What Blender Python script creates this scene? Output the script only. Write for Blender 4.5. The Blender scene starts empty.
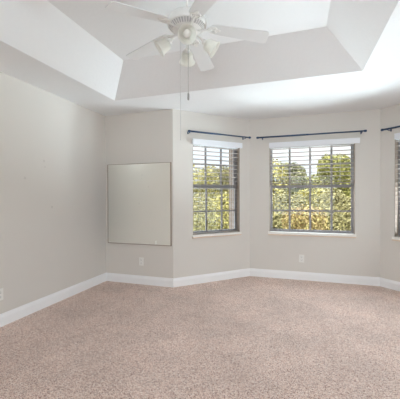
import bpy, bmesh, math, random
from mathutils import Vector, Matrix
PI = math.pi
rnd = random.Random(7)
scene = bpy.context.scene
COL = scene.collection

# ------------------------------------------------------------------ camera
H = 2.44                      # soffit height
YAW, PITCH, ROLL = 0.3162, -0.0093, -0.0031
def cam_axis(X, Y, Z):
    c, s = math.cos(ROLL), math.sin(ROLL); X, Z = X*c - Z*s, X*s + Z*c
    c, s = math.cos(PITCH), math.sin(PITCH); Y, Z = Y*c - Z*s, Y*s + Z*c
    c, s = math.cos(YAW), math.sin(YAW); X, Y = X*c - Y*s, X*s + Y*c
    return Vector((X, Y, Z))
cam = bpy.data.cameras.new('camera')
cam.sensor_width = 36.0
cam.lens = 298.59/400*36.0
cam.shift_y = 0.766/400
cam.clip_start = 0.05
cam.clip_end = 500
cam_ob = bpy.data.objects.new('camera', cam); COL.objects.link(cam_ob)
r_, f_, u_ = cam_axis(1, 0, 0), cam_axis(0, 1, 0), cam_axis(0, 0, 1)
M = Matrix(((r_.x, u_.x, -f_.x, 0), (r_.y, u_.y, -f_.y, 0), (r_.z, u_.z, -f_.z, 1.231), (0, 0, 0, 1)))
cam_ob.matrix_world = M
scene.camera = cam_ob

# ------------------------------------------------------------------ light
SKY_LOW, SKY_HIGH = .98, 2.6
SUN_W = 4.6
GLOW_W = 6.0
N1, N2, N3 = 0.0, 24.0, 470.0
YR_ = -2.6
B1, B2, B3 = 520.0, 0.0, 540.0
REAR_W = 70.0
SIDE_W = 15.0
EXPOSURE = 0.40

w = bpy.data.worlds.new('sky'); scene.world = w; w.use_nodes = True
nt = w.node_tree; nt.nodes.clear()
def N(nt, t, **k):
    n = nt.nodes.new(t)
    for a, b in k.items(): setattr(n, a, b)
    return n
out = N(nt, 'ShaderNodeOutputWorld'); bg = N(nt, 'ShaderNodeBackground')
tc = N(nt, 'ShaderNodeTexCoord'); sep = N(nt, 'ShaderNodeSeparateXYZ')
nt.links.new(tc.outputs['Generated'], sep.inputs[0])
cl = N(nt, 'ShaderNodeTexNoise'); cl.inputs['Scale'].default_value = 9; cl.inputs['Detail'].default_value = 4
nt.links.new(tc.outputs['Generated'], cl.inputs['Vector'])
cr = N(nt, 'ShaderNodeValToRGB')
cr.color_ramp.elements[0].position = .42; cr.color_ramp.elements[0].color = (.82, .90, 1.0, 1)
cr.color_ramp.elements[1].position = .60; cr.color_ramp.elements[1].color = (.97, .98, 1.0, 1)
nt.links.new(cl.outputs['Fac'], cr.inputs[0])
mr = N(nt, 'ShaderNodeMapRange', interpolation_type='SMOOTHSTEP')
mr.inputs['From Min'].default_value = .15; mr.inputs['From Max'].default_value = .34
mr.inputs['To Min'].default_value = SKY_LOW; mr.inputs['To Max'].default_value = SKY_HIGH
nt.links.new(sep.outputs['Z'], mr.inputs['Value'])
nt.links.new(cr.outputs['Color'], bg.inputs['Color']); nt.links.new(mr.outputs[0], bg.inputs['Strength'])
nt.links.new(bg.outputs[0], out.inputs['Surface'])

def lamp(name, kind, energy, loc, direction, color=(1, 1, 1), **k):
    l = bpy.data.lights.new(name, kind); l.energy = energy; l.color = color
    for a, b in k.items(): setattr(l, a, b)
    o = bpy.data.objects.new(name, l); COL.objects.link(o)
    o.location = loc
    o.rotation_euler = Vector(direction).to_track_quat('-Z', 'Y').to_euler()
    return o
lamp('sun', 'SUN', SUN_W, (0, -4, 12), (.35, .75, -.62), (1, .95, .86), angle=math.radians(35))
# the bright open sky in front of the bay: a very wide soft source
lamp('sky_glow', 'SUN', GLOW_W, (0, 14, 10), (.05, -.80, -.60), (.79, .92, 1), angle=math.radians(110))
# added area lamps, out of sight below sill level, in place of bounced daylight:
# sunlit ground and treetops below the bay throw daylight up through its three windows
for nm, pw, px, py, dx, dy, sx in (('left', B1, -3.80, 6.55, .75, -.66, 3.4), ('center', B2, .19, 8.15, 0, -1, 2.6), ('right', B3, 4.35, 6.20, -.80, -.60, 3.6)):
    lamp('daylight_bounce_' + nm, 'AREA', pw, (px, py, -.40), (dx, dy, .42), (.79, .92, 1), shape='RECTANGLE', size=sx, size_y=1.3)
# nearer added lamps outside the bay windows, tuned to lift soffit and wall brightness
for nm, pw, px, py, dx, dy, sx in (('left', N1, -2.05, 5.19, .707, -.707, 2.3), ('center', N2, .19, 5.98, 0, -1, 2.4), ('right', N3, 2.42, 5.19, -.707, -.707, 2.3)):
    lamp('daylight_near_bounce_' + nm, 'AREA', pw, (px, py, .05), (dx, dy, .75), (.79, .92, 1), shape='RECTANGLE', size=sx, size_y=.9)
lamp('rear_fill', 'AREA', REAR_W, (.2, YR_ - .34, 1.30), (0, 1, 0), (.79, .92, 1), shape='RECTANGLE', size=2.3, size_y=1.6)  # added fill lamp, outside a made-up rear window
lamp('side_fill', 'AREA', SIDE_W, (2.334, 3.123, 1.27), (-1, 0, 0), (.79, .92, 1), shape='RECTANGLE', size=1.0, size_y=1.5)  # added fill lamp, outside a made-up window beside the bay

scene.view_settings.view_transform = 'Standard'
scene.view_settings.look = 'None'
scene.view_settings.exposure = EXPOSURE
scene.view_settings.gamma = 1
scene.view_settings.use_curve_mapping = False
scene.cycles.use_denoising = True
scene.cycles.max_bounces = 14
scene.cycles.diffuse_bounces = 8
scene.cycles.transparent_max_bounces = 16
scene.cycles.sample_clamp_indirect = 6
scene.cycles.caustics_reflective = False
scene.cycles.caustics_refractive = False

# ------------------------------------------------------------------ materials
def mat(name, color, rough=.6, spec=.3, metal=0.0, noise=0.0, nscale=8, bump=0.0, bscale=200, bdist=.002, **k):
    m = bpy.data.materials.new(name); m.use_nodes = True
    t = m.node_tree; b = t.nodes['Principled BSDF']
    b.inputs['Roughness'].default_value = rough
    b.inputs['Specular IOR Level'].default_value = spec
    b.inputs['Metallic'].default_value = metal
    c = (*color, 1)
    tcn = N(t, 'ShaderNodeTexCoord')
    n = N(t, 'ShaderNodeTexNoise'); n.inputs['Scale'].default_value = nscale; n.inputs['Detail'].default_value = 3
    t.links.new(tcn.outputs['Object'], n.inputs['Vector'])
    mx = N(t, 'ShaderNodeMix', data_type='RGBA')
    mx.inputs['A'].default_value = tuple(x*(1 - noise) for x in color) + (1,)
    mx.inputs['B'].default_value = tuple(min(1, x*(1 + noise)) for x in color) + (1,)
    t.links.new(n.outputs['Fac'], mx.inputs['Factor'])
    t.links.new(mx.outputs['Result'], b.inputs['Base Color'])
    if bump:
        n2 = N(t, 'ShaderNodeTexNoise'); n2.inputs['Scale'].default_value = bscale; n2.inputs['Detail'].default_value = 2
        t.links.new(tcn.outputs['Object'], n2.inputs['Vector'])
        bp = N(t, 'ShaderNodeBump'); bp.inputs['Strength'].default_value = bump; bp.inputs['Distance'].default_value = bdist
        t.links.new(n2.outputs['Fac'], bp.inputs['Height']); t.links.new(bp.outputs[0], b.inputs['Normal'])
    return m

WALL = mat('wall_paint', (.715, .683, .642), .85, .15, noise=.012, nscale=2, bump=.12, bscale=70)
CEIL = mat('ceiling_knockdown', (.82, .825, .83), .9, .1, noise=.01, nscale=30, bump=.35, bscale=38, bdist=.004)
TRIM = mat('trim_gloss_white', (.91, .91, .92), .35, .4, noise=.01)
STUCCO = mat('exterior_tan_stucco', (.26, .205, .17), .9, .1, noise=.08, nscale=20, bump=.3, bscale=60, bdist=.006)
SILL = mat('sill_marble', (.86, .84, .80), .3, .4, noise=.03, nscale=14)
SILLEDGE = mat('sill_edge_beige', (.74, .60, .48), .4, .4, noise=.05, nscale=20)
ALU = mat('window_grey_aluminium', (.27, .255, .26), .45, .4, noise=.03, nscale=10)
BLIND = mat('blind_white_vinyl', (.78, .79, .82), .45, .35, noise=.015)
SLATM = mat('slat_shaded_white', (.31, .27, .24), .5, .3, noise=.03, nscale=12)  # white slats; the tan of their shaded undersides is put into the colour
VALM = mat('valance_white', (.86, .88, .92), .4, .35, noise=.01)
LINER = mat('jamb_taupe', (.33, .265, .22), .7, .2, noise=.04, nscale=12)
CORD = mat('blind_cord', (.80, .80, .86), .7, .2, noise=.02)
ROD = mat('rod_dark_navy', (.04, .078, .16), .32, .5, metal=.35, noise=.1, nscale=30)
FANW = mat('fan_white_enamel', (.82, .81, .79), .4, .4, noise=.015)
BLADE = mat('fan_blade_white', (.77, .775, .78), .5, .3, noise=.02, nscale=14)
VENT = mat('fan_vent_grey', (.56, .54, .55), .6, .3, noise=.1, nscale=40)
SHADE = mat('frosted_cream_glass', (.86, .855, .82), .35, .4, noise=.04, nscale=16)
def frosted(m):
    t = m.node_tree; b = t.nodes['Principled BSDF']; o = t.nodes['Material Output']
    tr = N(t, 'ShaderNodeBsdfTranslucent'); tr.inputs['Color'].default_value = (.95, .945, .91, 1)
    mx = N(t, 'ShaderNodeMixShader'); mx.inputs[0].default_value = .55
    t.links.new(b.outputs[0], mx.inputs[1]); t.links.new(tr.outputs[0], mx.inputs[2]); t.links.new(mx.outputs[0], o.inputs['Surface'])
frosted(SHADE)
BULB = mat('bulb_white', (.86, .84, .80), .3, .4, noise=.02)
BULBBASE = mat('bulb_collar_grey', (.25, .245, .24), .5, .3, noise=.04)
CHAIN = mat('chain_brushed', (.42, .41, .40), .4, .5, metal=.4, noise=.05, nscale=60)
CORDW = mat('pull_cord_grey', (.60, .60, .60), .7, .2, noise=.03)
FOB = mat('fob_grey', (.33, .32, .31), .5, .3, noise=.08, nscale=60)
PLATE = mat('outlet_white_plastic', (.84, .83, .80), .35, .4, noise=.01)
SLOT = mat('outlet_slot_dark', (.10, .10, .10), .6, .2, noise=.05)
RECEP = mat('receptacle_off_white', (.80, .79, .77), .4, .35, noise=.02)
MFRAME = mat('mirror_edge_taupe', (.33, .26, .21), .45, .4, noise=.06, nscale=30)
BARK = mat('bark', (.10, .075, .055), .95, .1, noise=.3, nscale=8)

def marked_wall():
    m = WALL.copy(); m.name = 'wall_paint_with_nail_holes'
    t = m.node_tree; b = t.nodes['Principled BSDF']
    src = b.inputs['Base Color'].links[0].from_socket
    geo = N(t, 'ShaderNodeNewGeometry')
    prev = src
    for (y, z, r) in ((2.645, 1.646, .012), (2.658, 1.58, .008), (2.397, 1.44, .012), (2.755, 1.126, .012)):
        d = N(t, 'ShaderNodeVectorMath', operation='DISTANCE'); d.inputs[1].default_value = (-2.706, y, z)
        t.links.new(geo.outputs['Position'], d.inputs[0])
        mp = N(t, 'ShaderNodeMapRange'); mp.inputs['From Min'].default_value = r*.3; mp.inputs['From Max'].default_value = r*1.6
        mp.inputs['To Min'].default_value = .28; mp.inputs['To Max'].default_value = 0
        t.links.new(d.outputs['Value'], mp.inputs['Value'])
        mx = N(t, 'ShaderNodeMix', data_type='RGBA'); mx.inputs['B'].default_value = (.3, .28, .26, 1)
        t.links.new(mp.outputs[0], mx.inputs['Factor']); t.links.new(prev, mx.inputs['A'])
        prev = mx.outputs['Result']
    t.links.new(prev, b.inputs['Base Color'])
    return m
WALLM = marked_wall()

def carpet():
    m = bpy.data.materials.new('carpet_pink_beige_pile'); m.use_nodes = True
    t = m.node_tree; b = t.nodes['Principled BSDF']
    b.inputs['Roughness'].default_value = 1; b.inputs['Specular IOR Level'].default_value = .05
    b.inputs['Sheen Weight'].default_value = .25
    tcn = N(t, 'ShaderNodeTexCoord')
    def noise(s, d, r=.6):
        n = N(t, 'ShaderNodeTexNoise'); n.inputs['Scale'].default_value = s; n.inputs['Detail'].default_value = d; n.inputs['Roughness'].default_value = r
        t.links.new(tcn.outputs['Object'], n.inputs['Vector']); return n
    vo = N(t, 'ShaderNodeTexVoronoi'); vo.inputs['Scale'].default_value = 205
    t.links.new(tcn.outputs['Object'], vo.inputs['Vector'])
    sx = N(t, 'ShaderNodeSeparateColor'); t.links.new(vo.outputs['Color'], sx.inputs[0])
    fine = noise(120, 2, .7)
    rp = N(t, 'ShaderNodeValToRGB'); e = rp.color_ramp.elements
    e[0].position = .05; e[0].color = (.34, .175, .14, 1)
    e[1].position = .95; e[1].color = (.96, .84, .765, 1)
    x = e.new(.4); x.color = (.80, .575, .475, 1)
    t.links.new(sx.outputs[0], rp.inputs[0])
    big = noise(1.6, 3, .6)
    mp = N(t, 'ShaderNodeMapRange'); mp.inputs['From Min'].default_value = .3; mp.inputs['From Max'].default_value = .7
    mp.inputs['To Min'].default_value = .84; mp.inputs['To Max'].default_value = 1.1
    t.links.new(big.outputs['Fac'], mp.inputs['Value'])
    mul = N(t, 'ShaderNodeVectorMath', operation='SCALE')
    t.links.new(rp.outputs['Color'], mul.inputs[0]); t.links.new(mp.outputs[0], mul.inputs['Scale'])
    t.links.new(mul.outputs[0], b.inputs['Base Color'])
    bp = N(t, 'ShaderNodeBump'); bp.inputs['Strength'].default_value = .8; bp.inputs['Distance'].default_value = .012
    t.links.new(fine.outputs['Fac'], bp.inputs['Height']); t.links.new(bp.outputs[0], b.inputs['Normal'])
    return m
CARPET = carpet()

def glassy():
    m = bpy.data.materials.new('window_glass'); m.use_nodes = True
    t = m.node_tree; t.nodes.clear()
    o = N(t, 'ShaderNodeOutputMaterial'); tr = N(t, 'ShaderNodeBsdfTransparent'); gl = N(t, 'ShaderNodeBsdfGlossy')
    tr.inputs['Color'].default_value = (.95, .965, .96, 1); gl.inputs['Roughness'].default_value = .01
    fr = N(t, 'ShaderNodeFresnel'); fr.inputs['IOR'].default_value = 1.3
    mx = N(t, 'ShaderNodeMixShader')
    t.links.new(fr.outputs[0], mx.inputs[0]); t.links.new(tr.outputs[0], mx.inputs[1]); t.links.new(gl.outputs[0], mx.inputs[2])
    t.links.new(mx.outputs[0], o.inputs['Surface'])
    return m
GLASS = glassy()
def mirror():
    m = bpy.data.materials.new('mirror_silvering'); m.use_nodes = True
    t = m.node_tree; b = t.nodes['Principled BSDF']
    b.inputs['Base Color'].default_value = (.985, 1, .965, 1); b.inputs['Metallic'].default_value = 1
    b.inputs['Roughness'].default_value = .0
    return m
MIRROR = mirror()
def foliage(name, stops, sat=1):
    m = bpy.data.materials.new(name); m.use_nodes = True
    t = m.node_tree; b = t.nodes['Principled BSDF']
    b.inputs['Roughness'].default_value = .7; b.inputs['Specular IOR Level'].default_value = .15
    g = N(t, 'ShaderNodeNewGeometry'); rp = N(t, 'ShaderNodeValToRGB')
    e = rp.color_ramp.elements
    while len(e) < len(stops): e.new(.5)
    for i, (p, c) in enumerate(stops): e[i].position = p; e[i].color = (*c, 1)
    t.links.new(g.outputs['Random Per Island'], rp.inputs[0])
    t.links.new(rp.outputs[0], b.inputs['Base Color'])
    return m
FOL = {
 'yellow': foliage('yellow_green_leaves', [(0, (.20, .18, .065)), (.35, (.28, .25, .08)), (.7, (.36, .32, .10)), (1, (.44, .40, .17))]),
 'olive': foliage('olive_leaves', [(0, (.14, .125, .06)), (.4, (.20, .18, .08)), (.75, (.26, .235, .10)), (1, (.34, .305, .15))]),
 'grey': foliage('grey_green_leaves', [(0, (.14, .14, .085)), (.4, (.20, .20, .12)), (.8, (.26, .255, .14)), (1, (.34, .33, .18))]),
 'rust': foliage('rust_leaves', [(0, (.19, .14, .065)), (.4, (.30, .21, .085)), (.75, (.37, .29, .11)), (1, (.42, .37, .15))]),
 'green': foliage('bright_green_leaves', [(0, (.14, .145, .05)), (.4, (.20, .20, .06)), (.75, (.28, .27, .08)), (1, (.37, .35, .14))]),
}
GRASS = mat('lawn', (.16, .16, .05), .95, .1, noise=.3, nscale=2)

# ------------------------------------------------------------------ mesh helpers
class MB:
    def __init__(self): self.v = []; self.f = []; self.mi = []; self.sm = []
    def add(self, vs, fs, mi=0, M=None, smooth=False):
        o = len(self.v)
        for p in vs:
            p = Vector(p)
            self.v.append(M @ p if M is not None else p)
        for q in fs:
            self.f.append([i + o for i in q]); self.mi.append(mi); self.sm.append(smooth)
    def box(self, a, b, M=None, mi=0):
        x0, y0, z0 = a; x1, y1, z1 = b
        self.add([(x0,y0,z0),(x1,y0,z0),(x1,y1,z0),(x0,y1,z0),(x0,y0,z1),(x1,y0,z1),(x1,y1,z1),(x0,y1,z1)],
                 [(3,2,1,0),(4,5,6,7),(0,1,5,4),(1,2,6,5),(2,3,7,6),(3,0,4,7)], mi, M)
    def lathe(self, prof, seg=24, M=None, mi=0, rib=None):
        vs, fs = [], []
        n = len(prof)
        for k in range(seg):
            a = 2*PI*k/seg
            for (r, z) in prof: vs.append((r*math.cos(a), r*math.sin(a), z))
        for k in range(seg):
            k2 = (k + 1) % seg
            for i in range(n - 1):
                fs.append((k*n + i, k2*n + i, k2*n + i + 1, k*n + i + 1))
        self.add(vs, fs, mi, M, True)
    def tube(self, pts, r, seg=8, M=None, mi=0, cap=True):
        pts = [Vector(p) for p in pts]; vs, fs = [], []
        rs = r if isinstance(r, (list, tuple)) else [r]*len(pts)
        for i, p in enumerate(pts):
            d = (pts[min(i+1, len(pts)-1)] - pts[max(i-1, 0)]).normalized()
            up = Vector((0, 0, 1)) if abs(d.z) < .9 else Vector((1, 0, 0))
            s = d.cross(up).normalized(); t = s.cross(d)
            for k in range(seg):
                a = 2*PI*k/seg; vs.append(p + s*math.cos(a)*rs[i] + t*math.sin(a)*rs[i])
        for i in range(len(pts) - 1):
            for k in range(seg):
                k2 = (k+1) % seg; fs.append((i*seg+k, i*seg+k2, (i+1)*seg+k2, (i+1)*seg+k))
        if cap:
            fs.append(tuple(range(seg))[::-1]); fs.append(tuple((len(pts)-1)*seg + k for k in range(seg)))
        self.add(vs, fs, mi, M, True)
    def prism(self, poly, z0, z1, M=None, mi=0):
        n = len(poly)
        vs = [(x, y, z0) for x, y in poly] + [(x, y, z1) for x, y in poly]
        fs = [tuple(range(n))[::-1], tuple(range(n, 2*n))] + [(i, (i+1) % n, n+(i+1) % n, n+i) for i in range(n)]
        self.add(vs, fs, mi, M)
    def build(self, name, mats, parent=None, bevel=0, recalc=True):
        me = bpy.data.meshes.new(name)
        me.from_pydata([tuple(p) for p in self.v], [], self.f)
        mats = mats if isinstance(mats, (list, tuple)) else [mats]
        for m in mats: me.materials.append(m)
        me.polygons.foreach_set('material_index', self.mi)
        me.polygons.foreach_set('use_smooth', self.sm)
        if recalc:
            bm = bmesh.new(); bm.from_mesh(me); bmesh.ops.recalc_face_normals(bm, faces=bm.faces); bm.to_mesh(me); bm.free()
        o = bpy.data.objects.new(name, me); COL.objects.link(o)
        if parent: o.parent = parent
        if bevel:
            b = o.modifiers.new('bevel', 'BEVEL'); b.width = bevel; b.segments = 2; b.limit_method = 'ANGLE'
        return o
def tag(o, label=None, cat=None, group=None, kind=None):
    if label: o['label'] = label
    if cat: o['category'] = cat
    if group: o['group'] = group
    if kind: o['kind'] = kind
    return o
def thing(name, loc, rotz, label, cat, group=None):
    o = bpy.data.objects.new(name, None); COL.objects.link(o); o.empty_display_size = .1
    o.location = loc; o.rotation_euler = (0, 0, rotz)
    return tag(o, label, cat, group)

# ------------------------------------------------------------------ room shell
XL, YB, YR = -2.706, 3.773, -2.6
A = Vector((XL, YB)); B = Vector((-1.623, YB)); C = Vector((-.7125, 4.684)); D = Vector((1.0835, 4.684)); E = Vector((1.994, YB))
F = Vector((E.x, YR)); G = Vector((XL, YR))
OUTLINE = [A, B, C, D, E, F, G]
WIN = {}      # (t0, t1, z0, z1)
Z0, Z1 = .70, 2.03
DI, DO = .08, .31       # depth of the window plane, wall thickness

def frame_of(P0, P1):
    t = (P1 - P0).normalized(); n = Vector((-t.y, t.x))       # n points out of the room
    # local x along wall, local y outward, z up
    return Matrix(((t.x, n.x, 0, P0.x), (t.y, n.y, 0, P0.y), (0, 0, 1, 0), (0, 0, 0, 1))), (P1 - P0).length

def build_wall(name, P0, P1, op=None, m=WALL, e0=0, e1=0):
    M, L = frame_of(P0, P1)
    mb = MB()
    for (y0, y1, mi, a, b) in ((0, DI, 0, 0, 0), (DI, DO, 1, e0, e1)):
        x0, x1 = -a, L + b
        top = H + .02
        if op:
            t0, t1, z0, z1 = op
            if mi: z0 -= .03
            mb.box((x0, y0, -.1), (t0, y1, top), M, mi); mb.box((t1, y0, -.1), (x1, y1, top), M, mi)
            mb.box((t0, y0, -.1), (t1, y1, z0), M, mi); mb.box((t0, y0, z1), (t1, y1, top), M, mi)
        else: mb.box((x0, y0, -.1), (x1, y1, top), M, mi)
    o = mb.build(name, [m, STUCCO]); tag(o, kind='structure')
    return o, M, L
W1 = (.301, 1.10, Z0, Z1); W2 = (.30, 1.482, Z0, Z1); W3 = (.188, .987, Z0, Z1)
build_wall('wall_left', G, A, None, WALLM)
build_wall('wall_back', A, B)
_, MBC, LBC = build_wall('wall_bay_left', B, C, W1, e1=.1)
_, MCD, LCD = build_wall('wall_bay_center', C, D, W2, e0=.1, e1=.1)
_, MDE, LDE = build_wall('wall_bay_right', D, E, W3, e0=.1)
FILL_RIGHT = (.15, 1.15, .52, Z1); FILL_REAR = (.62, 2.92, .50, 2.10)  # openings made up in unseen walls so the fill lamps shine in
_, MEF, _ = build_wall('wall_right', E, F, FILL_RIGHT)
_, MFG, _ = build_wall('wall_rear', F, G, FILL_REAR)

mb = MB()
pl = [(p.x, p.y) for p in OUTLINE]
mb.add([(x, y, 0) for x, y in pl] + [(x, y, -.05) for x, y in pl], [tuple(range(7))[::-1], tuple(range(7, 14))] + [(i, (i+1) % 7, 7+(i+1) % 7, 7+i) for i in range(7)])
tag(mb.build('floor', CARPET), kind='structure')

# tray ceiling: soffit, four sloping faces, raised flat
TL, TR, TB, TF, TH, TI = -2.166, .592, 3.214, 1.0, .295, .352
mb = MB()
def q(*pts): mb.add(pts, [tuple(range(len(pts)))])
z = H; z2 = H + TH
q((XL, YR, z), (TL, TF, z), (TL, TB, z), (XL, YB, z))
q((XL, YB, z), (TL, TB, z), (TR, TB, z), (E.x, E.y, z), (D.x, D.y, z), (C.x, C.y, z), (B.x, B.y, z))
q((TR, TB, z), (TR, TF, z), (E.x, YR, z), (E.x, E.y, z))
q((XL, YR, z), (E.x, YR, z), (TR, TF, z), (TL, TF, z))
i0, i1, j0, j1 = TL+TI, TR-TI, TF+TI, TB-TI
q((TL, TF, z), (i0, j0, z2), (i0, j1, z2), (TL, TB, z))
q((TR, TF, z), (TR, TB, z), (i1, j1, z2), (i1, j0, z2))
q((TL, TB, z), (i0, j1, z2), (i1, j1, z2), (TR, TB, z))
q((TL, TF, z), (TR, TF, z), (i1, j0, z2), (i0, j0, z2))
q((i0, j0, z2), (i1, j0, z2), (i1, j1, z2), (i0, j1, z2))
co = mb.build('ceiling', CEIL, recalc=False)
bm = bmesh.new(); bm.from_mesh(co.data); bmesh.ops.remove_doubles(bm, verts=bm.verts, dist=.0005); bmesh.ops.recalc_face_normals(bm, faces=bm.faces); bm.to_mesh(co.data); bm.free()
tag(co, kind='structure')
mb = MB(); mb.box((XL-.3, YR-.3, H+TH+.03), (E.x+.3, 5.0, H+TH+.2))
tag(mb.build('roof', STUCCO), kind='structure')

# baseboards, mitred in the corners
PROF = [(0, 0), (.015, 0), (.015, .085), (.012, .092), (.012, .098), (.008, .106), (.006, .118), (0, .120)]
def miter(i, d):
    P = OUTLINE[i]; a = (P - OUTLINE[i-1]).normalized(); b = (OUTLINE[(i+1) % 7] - P).normalized()
    na = Vector((a.y, -a.x)); nb = Vector((b.y, -b.x))
    s = (na + nb); s = s / s.dot(na)
    return P + s*d
for i, nm in enumerate(['back', 'bay_left', 'bay_center', 'bay_right', 'right', 'rear', 'left']):
    mb = MB(); n = len(PROF); vs = []
    for e in (i, (i+1) % 7):
        for d, zz in PROF:
            p = miter(e, d); vs.append((p.x, p.y, zz))
    fs = [(k, (k+1) % n, n+(k+1) % n, n+k) for k in range(n)] + [tuple(range(n)), tuple(range(n, 2*n))[::-1]]
    mb.add(vs, fs)
    tag(mb.build('baseboard_' + nm, TRIM), kind='structure')

# ------------------------------------------------------------------ windows
def window(idx, M, op, cols):
    t0, t1, z0, z1 = op
    root = bpy.data.objects.new('window_%d' % idx, None); COL.objects.link(root); root.matrix_world = M
    tag(root, kind='structure')
    y0, y1 = DI - .005, DI + .055
    f = .022
    mb = MB()
    mb.box((t0, y0, z0), (t0+f, y1, z1)); mb.box((t1-f, y0, z0), (t1, y1, z1))
    mb.box((t0+f, y0, z0), (t1-f, y1, z0+.022)); mb.box((t0+f, y0, z1-f), (t1-f, y1, z1))
    mb.build('window_frame', ALU, root, .002)
    mb = MB()
    mb.box((t0+.0005, .002, z0+.005), (t0+.006, y0-.001, z1-.001)); mb.box((t1-.006, .002, z0+.005), (t1-.0005, y0-.001, z1-.001))
    mb.box((t0+.006, .002, z1-.006), (t1-.006, y0-.001, z1-.001))
    mb.build('jamb_liner', LINER, root)
    zm = 1.392
    wd = (t1 - t0)/cols
    for nm, a, b, yy, m2 in (('lower_sash', z0+.022, zm+.022, DI+.006, 1.026), ('upper_sash', zm-.022, z1-f, DI+.028, 1.722)):
        s = MB(); ya, yb = yy, yy+.02
        sw = .016
        x0, x1 = t0+f, t1-f
        br = .018
        lo = .030 if nm == 'upper_sash' else br; hi = .040 if nm == 'lower_sash' else br
        s.box((x0, ya, a), (x0+sw, yb, b)); s.box((x1-sw, ya, a), (x1, yb, b))
        s.box((x0+sw, ya, a), (x1-sw, yb, a+lo)); s.box((x0+sw, ya, b-hi), (x1-sw, yb, b))
        so = s.build(nm, ALU, root, .0015)
        mt = MB()
        for c in range(1, cols):
            x = t0 + wd*c; mt.box((x-.014, ya+.004, a+lo), (x+.014, yb-.004, b-hi))
        mt.box((x0+sw, ya+.005, m2-.012), (x1-sw, yb-.005, m2+.012))
        mt.build('muntin_grid', ALU, so)
        g = MB(); g.add([(x0+sw, yy+.01, a+lo), (x1-sw, yy+.01, a+lo), (x1-sw, yy+.01, b-hi), (x0+sw, yy+.01, b-hi)], [(0, 1, 2, 3)])
        g.build('glass_pane', GLASS, so)
    lk = MB(); xm = (t0+t1)/2
    lk.box((xm-.03, DI-.012, zm+.022), (xm+.03, DI+.006, zm+.034))
    lk.build('sash_lock', ALU, root, .002)
    # sill with a beige front edge
    sb = MB(); sb.box((t0-.018, -.028, z0-.030), (t1+.012, -.0005, z0+.004)); sb.box((t0+.0005, -.0005, z0-.002), (t1-.0005, DI-.006, z0+.004))
    so = sb.build('window_sill', SILL, root, .003)
    ed = MB(); ed.box((t0-.017, -.030, z0-.046), (t1+.011, -.002, z0-.030))
    ed.build('sill_apron', SILLEDGE, so, .003)
    return root
window(1, MBC, W1, 3); window(2, MCD, W2, 4); window(3, MDE, W3, 3); window(4, MEF, FILL_RIGHT, 3); window(5, MFG, FILL_REAR, 4)  # last two are made up for the fill lamps, out of view

# ------------------------------------------------------------------ blinds
def blind(M, op, label, v0, v1, bottom, wand_side=1):
    t0, t1, z0, z1 = op
    root = bpy.data.objects.new('window_blind', None); COL.objects.link(root); root.matrix_world = M
    tag(root, label, 'blinds', 'white horizontal blinds in the bay windows')
    hb = MB(); hb.box((t0+.006, .008, 1.985), (t1-.006, .062, z1-.004)); hb.build('headrail', BLIND, root, .003)
    vb = MB(); vb.box((v0, -.05, 1.982), (v1, -.038, 2.056)); vb.box((v0, -.038, 1.982), (v0+.01, -.002, 2.056)); vb.box((v1-.01, -.038, 1.982), (v1, -.002, 2.056))
    vb.box((v0, -.054, 2.046), (v1, -.05, 2.056))
    vb.build('valance', VALM, root, .003)
    sl = MB(); pitch = .0605; zz = 1.903 + pitch
    x0, x1 = t0+.008, t1-.008
    def slat(zc, tilt):
        n = 5; vs = []
        for x in (x0, x1):
            for k in range(n):
                u = (k/(n-1) - .5)*.05
                crown = .0012*(1 - (2*u/.05)**2)
                vs.append((x, (.034) + u*math.cos(tilt), zc + crown + u*math.sin(tilt)))
            for k in range(n):
                u = ((n-1-k)/(n-1) - .5)*.05
                crown = .0012*(1 - (2*u/.05)**2)
                vs.append((x, (.034) + u*math.cos(tilt), zc + crown - .0022 + u*math.sin(tilt)))
        m = 2*n
        fs = [(k, (k+1) % m, m+(k+1) % m, m+k) for k in range(m)] + [tuple(range(m)), tuple(range(m, 2*m))[::-1]]
        sl.add(vs, fs)
    total = 0
    while zz > bottom + .028:
        slat(zz, -.11); zz -= pitch; total += 1
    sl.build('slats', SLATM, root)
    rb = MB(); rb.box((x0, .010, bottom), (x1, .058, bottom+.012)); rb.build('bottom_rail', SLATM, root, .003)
    nc = 2 if (t1-t0) < 1 else 3
    for k in range(nc):
        x = t0 + (t1-t0)*(.16 + .68*k/(nc-1))
        cb = MB()
        for yy in (.0078, .0605): cb.tube([(x, yy, bottom+.014), (x, yy, 1.985)], .0011, 5)
        cb.build('ladder_cord', CORD, root)
    return root
blind(MBC, W1, 'white slatted blind let fully down in the left bay window', .283, 1.117, .712)
blind(MCD, W2, 'white slatted blind drawn half up in the wide center window', .300, 1.535, 1.432)
blind(MDE, W3, 'white slatted blind in the window cut by the right photo edge', .212, 1.012, .712)

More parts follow.
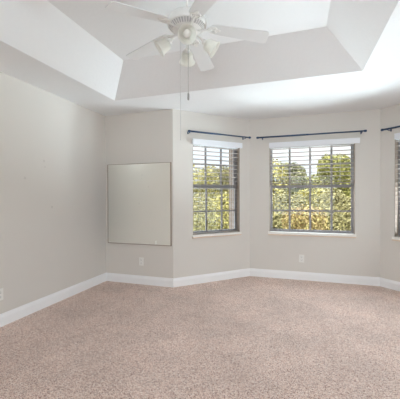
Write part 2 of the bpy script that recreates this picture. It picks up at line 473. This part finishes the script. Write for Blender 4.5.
# ------------------------------------------------------------------ curtain rods
def rod(M, x0, x1, b0, b1, z, label, off=-.08):
    root = bpy.data.objects.new('curtain_rod', None); COL.objects.link(root); root.matrix_world = M
    tag(root, label, 'curtain rod', 'dark curtain rods above the bay windows')
    mb = MB(); mb.tube([(x0+.03, off, z), ((x0+x1)/2, off, z), ((x0+x1)/2+.001, off, z), (x1-.03, off, z)], [.0125, .0125, .0105, .0105], 14)
    mb.build('rod', ROD, root)
    for x, s in ((x0, 1), (x1, -1)):
        R = Matrix.Translation((x, off, z)) @ Matrix.Rotation(s*PI/2, 4, 'Y')
        mb = MB(); mb.lathe([(0, 0), (.012, 0), (.0165, .004), (.0165, .028), (.014, .033), (.0125, .034), (0, .034)], 16, R)
        mb.build('end_cap', ROD, root)
    for x in (b0, b1):
        mb = MB()
        mb.box((x-.008, -.005, z-.026), (x+.008, -.0005, z+.012))
        mb.tube([(x, -.004, z-.016), (x, -.05, z-.017), (x, off+.004, z-.016), (x, off, z-.0125)], .0048, 8)
        mb.tube([(x, off-.0145, z-.004), (x, off-.011, z-.0115), (x, off, z-.0145), (x, off+.011, z-.0115), (x, off+.0145, z-.004)], .003, 8)
        mb.build('bracket', ROD, root, .001)
    return root
rod(MBC, .195, 1.245, .225, 1.157, 2.145, 'dark rod over the left bay window, nearest the mirror')
rod(MCD, .115, 1.612, .199, 1.555, 2.138, 'long dark rod over the wide center window')
rod(MDE, .056, 1.16, .143, 1.07, 2.129, 'dark rod running out of the photo at the right edge')

# ------------------------------------------------------------------ outlets
def outlet(M, x, z, label):
    root = bpy.data.objects.new('electrical_outlet', None); COL.objects.link(root)
    root.matrix_world = M @ Matrix.Translation((x, 0, z))
    tag(root, label, 'outlet', 'wall outlets')
    mb = MB(); mb.box((-.036, -.006, -.057), (.036, -.0003, .057)); mb.build('cover_plate', PLATE, root, .0025)
    for zc in (.021, -.021):
        mb = MB()
        pts = [(.0165*math.cos(a)*1.0, max(-.0135, min(.0135, .0185*math.sin(a)))) for a in [2*PI*k/24 for k in range(24)]]
        mb.add([(px, -.009, zc+pz) for px, pz in pts] + [(px, -.0055, zc+pz) for px, pz in pts],
               [tuple(range(24)), tuple(range(24, 48))[::-1]] + [(k, (k+1) % 24, 24+(k+1) % 24, 24+k) for k in range(24)])
        r = mb.build('receptacle', RECEP, root)
        sb = MB()
        sb.box((-.0075, -.0094, zc-.001), (-.0052, -.0089, zc+.008)); sb.box((.0052, -.0094, zc), (.0075, -.0089, zc+.007))
        sb.box((-.0025, -.0094, zc-.0095), (.0025, -.0089, zc-.005))
        sb.build('slot', SLOT, r)
    mb = MB(); mb.lathe([(0, 0), (.0032, 0), (.0032, .0015), (0, .002)], 10, Matrix.Translation((0, -.006, 0)) @ Matrix.Rotation(PI/2, 4, 'X'))
    mb.build('screw', RECEP, root)
MGA, _ = frame_of(G, A); MAB, _ = frame_of(A, B)
outlet(MAB, .592, .322, 'white outlet on the wall below the mirror')
outlet(MCD, .767, .318, 'white outlet on the wall below the wide center window')
outlet(MGA, 2.105 - YR, .308, 'white outlet low on the left wall at the photo edge')

# ------------------------------------------------------------------ mirror
root = bpy.data.objects.new('wall_mirror', None); COL.objects.link(root); root.matrix_world = MAB @ Matrix.Translation((0, 0, .566))
tag(root, 'large plain mirror on the back wall beside the left bay window', 'mirror')
mx0, mx1, mh = .048, 1.062, 1.150
mb = MB(); e = .006
mb.box((mx0, -.022, 0), (mx0+e, -.0005, mh)); mb.box((mx1-.011, -.022, 0), (mx1, -.0005, mh))
mb.box((mx0+e, -.022, 0), (mx1-.011, -.0005, e+.002)); mb.box((mx0+e, -.022, mh-e), (mx1-.011, -.0005, mh))
mb.box((mx0+e, -.010, e), (mx1-.011, -.0005, mh-e))
mb.build('mirror_frame', MFRAME, root, .001)
mb = MB(); mb.box((mx0+e, -.018, e+.002), (mx1-.011, -.0102, mh-e)); mb.build('mirror_glass', MIRROR, root)

# ------------------------------------------------------------------ ceiling fan
FX, FY = -.759, 2.032
fan = thing('ceiling_fan', (FX, FY, H+TH), 0, 'white five blade ceiling fan with four frosted bell lamps', 'ceiling fan')
def fz(z): return z - (H + TH)
mb = MB(); mb.lathe([(0, -.002), (.065, -.002), (.066, -.012), (.058, -.028), (.035, -.042), (.016, -.046), (0, -.046)], 28)
mb.build('canopy', FANW, fan)
mb = MB(); mb.tube([(0, 0, -.044), (0, 0, fz(2.563))], .0075, 10); mb.build('downrod', FANW, fan)
mb = MB()
mb.lathe([(0, fz(2.568)), (.022, fz(2.568)), (.030, fz(2.562)), (.080, fz(2.553)), (.112, fz(2.538)), (.134, fz(2.516)), (.141, fz(2.495)), (.141, fz(2.470)),
          (.137, fz(2.463)), (.131, fz(2.461))], 40)
mb.lathe([(.104, fz(2.441)), (.102, fz(2.439)), (.060, fz(2.437)), (0, fz(2.437))], 40)
motor = mb.build('motor_housing', FANW, fan)
mb = MB(); mb.lathe([(.130, fz(2.462)), (.106, fz(2.442)), (.096, fz(2.442))], 40); mb.build('vent_ring', VENT, motor)
mb = MB()
for k in range(40):
    a = 2*PI*k/40; c, s = math.cos(a), math.sin(a)
    mb.tube([(.131*c, .131*s, fz(2.461)), (.118*c, .118*s, fz(2.451)), (.105*c, .105*s, fz(2.441))], .0035, 5)
mb.build('vent_ribs', FANW, motor)
# blades
DROOP = math.atan2(2.474 - 2.391, .59)
def blade_outline():
    pts = []
    r0, r1 = .175, .592; w0, w1 = .050, .065
    rc = .028
    pts += [(r0, -w0*.55), (r0+.012, -w0*.9), (r0+.03, -w0)]
    for k in range(6):
        a = -PI/2 + (PI/2)*k/5; pts.append((r1-rc+rc*math.cos(a), -w1+rc+rc*math.sin(a)))
    for k in range(6):
        a = (PI/2)*k/5; pts.append((r1-rc+rc*math.cos(a), w1-rc+rc*math.sin(a)))
    pts += [(r0+.03, w0), (r0+.012, w0*.9), (r0, w0*.55)]
    return pts
bl = MB(); bl.prism(blade_outline(), -.003, .003)
ir = MB()   # blade iron: curved arm and a scrolled plate under the blade
ir.tube([(.080, 0, -.022), (.100, 0, -.024), (.122, 0, -.021), (.140, 0, -.016), (.160, 0, -.008), (.185, 0, -.007)], [.010, .008, .0075, .0075, .008, .006], 8)
for s in (-1, 1):
    ir.tube([(.145, 0, -.011), (.158, s*.018, -.009), (.178, s*.030, -.007), (.205, s*.030, -.006), (.215, s*.018, -.006), (.205, s*.008, -.006), (.190, s*.010, -.006)], .0055, 7)
ir.prism([(.165, -.012), (.200, -.020), (.240, -.010), (.246, 0), (.240, .010), (.200, .020), (.165, .012)], -.007, -.0035)
for (x, y) in ((.205, .013), (.205, -.013), (.236, 0)):
    ir.lathe([(0, -.010), (.004, -.009), (.005, -.007)], 8, Matrix.Translation((x, y, 0)))
blade_me = iron_me = None
for k in range(5):
    az = math.radians(236 - 72*k)
    R = Matrix.Translation((0, 0, fz(2.474))) @ Matrix.Rotation(az, 4, 'Z') @ Matrix.Rotation(DROOP, 4, 'Y') @ Matrix.Rotation(math.radians(-7), 4, 'X')
    if blade_me is None:
        b = bl.build('blade', BLADE, fan, .002); i_ = ir.build('blade_iron', FANW, b); blade_me, iron_me = b, i_
    else:
        b = blade_me.copy(); COL.objects.link(b); i_ = iron_me.copy(); COL.objects.link(i_); i_.parent = b
    b.parent = fan; b.matrix_local = R
# light kit
mb = MB()
mb.lathe([(0, fz(2.438)), (.050, fz(2.438)), (.058, fz(2.436)), (.058, fz(2.432)), (.050, fz(2.424)), (.048, fz(2.400)), (.040, fz(2.372)), (.018, fz(2.356)), (.010, fz(2.348)), (0, fz(2.346))], 30)
fit = mb.build('light_fitter', FANW, fan)
lampaz = math.atan2(-FY, -FX)
TILT = math.radians(34)
first = None
for k in range(4):
    az = lampaz + k*PI/2
    R = Matrix.Translation((0, 0, 0)) @ Matrix.Rotation(az, 4, 'Z')
    if first is None:
        a = MB(); a.tube([(.040, 0, fz(2.405)), (.065, 0, fz(2.404)), (.090, 0, fz(2.390)), (.112, 0, fz(2.366)), (.124, 0, fz(2.354))], [.007, .0065, .006, .006, .008], 8)
        arm = a.build('lamp_arm', FANW, fan)
        # axis of the shade: from neck outwards and down
        S = Matrix.Translation((.121, 0, fz(2.356))) @ Matrix.Rotation(PI/2 + TILT, 4, 'Y')
        s = MB(); s.lathe([(0, -.012), (.017, -.010), (.021, -.004), (.021, .012), (.0, .012)], 20, S); sock = s.build('socket', FANW, arm)
        s = MB()
        prof = [(.022, .012), (.030, .016), (.039, .025), (.0435, .040), (.045, .058), (.048, .076), (.055, .091), (.063, .100)]
        s.lathe(prof + [(r-.003, zz-.0006) for r, zz in prof[::-1]], 28, S)
        sh = s.build('lamp_shade', SHADE, arm)
        s = MB(); s.lathe([(.0, .026), (.014, .028), (.0165, .045), (.016, .050)], 14, S, 1)
        s.lathe([(.016, .050), (.022, .058), (.0255, .070), (.0245, .082), (.018, .091), (.009, .0955), (0, .0965)], 18, S, 0)
        bu = s.build('light_bulb', [BULB, BULBBASE], arm)
        first = (arm, sock, sh, bu)
    else:
        arm = first[0].copy(); COL.objects.link(arm)
        for c in first[1:]:
            d = c.copy(); COL.objects.link(d); d.parent = arm
    arm.parent = fan; arm.matrix_local = R
# pull chain with fob, and the long thin cord
def beads(mb, x, y, za, zb, r, step):
    mb.tube([(x, y, za), (x, y, zb)], r*.6, 5)
    n = int((za - zb)/step)
    for i in range(n):
        zz = za - step*(i + .5)
        mb.add([(x+r, y, zz), (x, y+r, zz), (x-r, y, zz), (x, y-r, zz), (x, y, zz+r), (x, y, zz-r)],
               [(0,1,4),(1,2,4),(2,3,4),(3,0,4),(1,0,5),(2,1,5),(3,2,5),(0,3,5)], 0, None, True)
px, py = .012, -.010
mb = MB(); beads(mb, px, py, fz(2.352), fz(1.983), .0030, .008); ch = mb.build('pull_chain', CHAIN, fan)
mb = MB(); mb.lathe([(0, fz(1.985)), (.004, fz(1.983)), (.0065, fz(1.975)), (.0075, fz(1.945)), (.006, fz(1.932)), (0, fz(1.929))], 12, Matrix.Translation((px, py, 0))); mb.build('chain_fob', FOB, ch)
cx, cy = -.046, -.017
mb = MB(); mb.tube([(cx*.8, cy*.8, fz(2.405)), (cx, cy, fz(2.39)), (cx, cy, fz(1.645))], .0013, 6); mb.build('pull_cord', CORDW, fan)

# ------------------------------------------------------------------ outside: ground and trees
mb = MB(); mb.add([(-90, 5.2, -3), (90, 5.2, -3), (90, 260, -3), (-90, 260, -3)], [(0, 1, 2, 3)])
tag(mb.build('ground', GRASS), kind='structure')
def tree(az, dist, top, rad, tone, label, nleaf=9000, leaf=.045, rz=None):
    r = random.Random(int(az*100) + int(dist*7))
    a = math.radians(az); x, y = dist*math.sin(a), dist*math.cos(a)
    root = thing('tree', (x, y, -3), 0, label, 'tree', 'trees beyond the bay windows')
    rz = rz or rad*1.15
    cz = top + 3 - rz
    # crown of several clumps
    clumps = [(0, 0, cz, rad*.68, rz*.95)]
    for k in range(9):
        an = r.uniform(0, 2*PI); rr = rad*r.uniform(.35, .62); hz = r.uniform(-.65, .62)
        s = r.uniform(.32, .5)
        clumps.append((rr*math.cos(an), rr*math.sin(an), cz + hz*rz, rad*s, rz*s))
    mb = MB()
    vs, fs = [], []
    for i in range(nleaf):
        c = clumps[r.randrange(len(clumps))] if r.random() > .28 else clumps[0]
        u = r.uniform(-1, 1); ph = r.uniform(0, 2*PI); s = math.sqrt(1 - u*u)
        k = r.uniform(.72, 1.06)
        n = Vector((s*math.cos(ph), s*math.sin(ph), u))
        p = Vector((c[0] + n.x*c[3]*k, c[1] + n.y*c[3]*k, c[2] + n.z*c[4]*k))
        d = Vector((r.gauss(0, 1), r.gauss(0, 1), r.gauss(0, 1))).normalized()
        t = n.cross(d)
        if t.length < 1e-3: continue
        t.normalize(); b = (n*.75 + d*.6).cross(t).normalized()
        L = leaf*(dist/12)*r.uniform(.6, 1.5); W = L*r.uniform(.45, .75)
        o = len(vs)
        vs += [p - t*L, p + b*W, p + t*L, p - b*W]
        fs.append((o, o+1, o+2, o+3))
    mb.add(vs, fs)
    mb.build('crown', FOL[tone], root, recalc=False)
    tb = MB(); tb.tube([(0, 0, 0), (.05, 0, cz*.5), (0, .04, cz + rz*.3)], [.14, .11, .05], 8)
    for k in range(4):
        an = k*PI/2 + .4
        tb.tube([(.03, 0, cz*.7), (rad*.35*math.cos(an), rad*.35*math.sin(an), cz), (rad*.55*math.cos(an), rad*.55*math.sin(an), cz + rz*.3)], [.06, .04, .02], 6)
    tb.build('trunk', BARK, root)
TREES = [
 (-4.6, 13.5, 2.95, 1.15, 'yellow', 'yellow-leaved tree behind the upper left panes of the center window'),
 (-.7, 22.5, 3.75, 1.3, 'grey', 'grey-green rounded tree breaking the skyline in the center window'),
 (2.6, 28, 3.3, 2.0, 'green', 'low distant green tree under open sky in the center window'),
 (7.2, 19, 3.75, 1.45, 'green', 'tall bright green tree behind the upper right panes of the center window'),
 (10.5, 24.5, 4.0, 1.9, 'yellow', 'yellow-green tree half hidden by the right edge of the center window'),
 (-2.6, 10.6, 1.46, 1.0, 'olive', 'olive bushy tree behind the lower left panes of the center window'),
 (1.2, 8.2, 1.05, .62, 'rust', 'rust-tinged tree behind the lower middle panes of the center window'),
 (5.8, 13, 1.60, 1.2, 'olive', 'olive tree behind the lower right panes of the center window'),
 (2.8, 16.2, 1.9, 1.3, 'yellow', 'yellow-green tree just below the skyline gap in the center window'),
 (-20.3, 14.5, 2.97, 1.45, 'yellow', 'yellow-green tree behind the left column of panes in the left window'),
 (-15.3, 18.2, 3.2, 1.5, 'olive', 'olive tree topping the skyline in the middle of the left window'),
 (-10.6, 22.3, 3.7, 1.8, 'green', 'green tree behind the right column of panes in the left window'),
 (-18.6, 7.9, 1.33, .88, 'olive', 'olive bushy tree filling the lower left panes of the left window'),
 (-13.6, 10.2, 1.45, .95, 'yellow', 'yellow bushy tree filling the lower right panes of the left window'),
 (21.5, 14, 2.8, 1.4, 'green', 'green tree outside the window cut by the right photo edge'),
 (31, 17, 3.2, 1.6, 'yellow', 'yellow-green tree farthest right, outside the window at the right photo edge'),
 (-32, 20.5, 3.5, 1.5, 'grey', 'grey-green tree farthest left, beyond the left window'),
 (9.8, 10.4, 1.3, .95, 'olive', 'olive bushy tree at the lower right edge of the center window'),
]
for t in TREES: tree(*t)
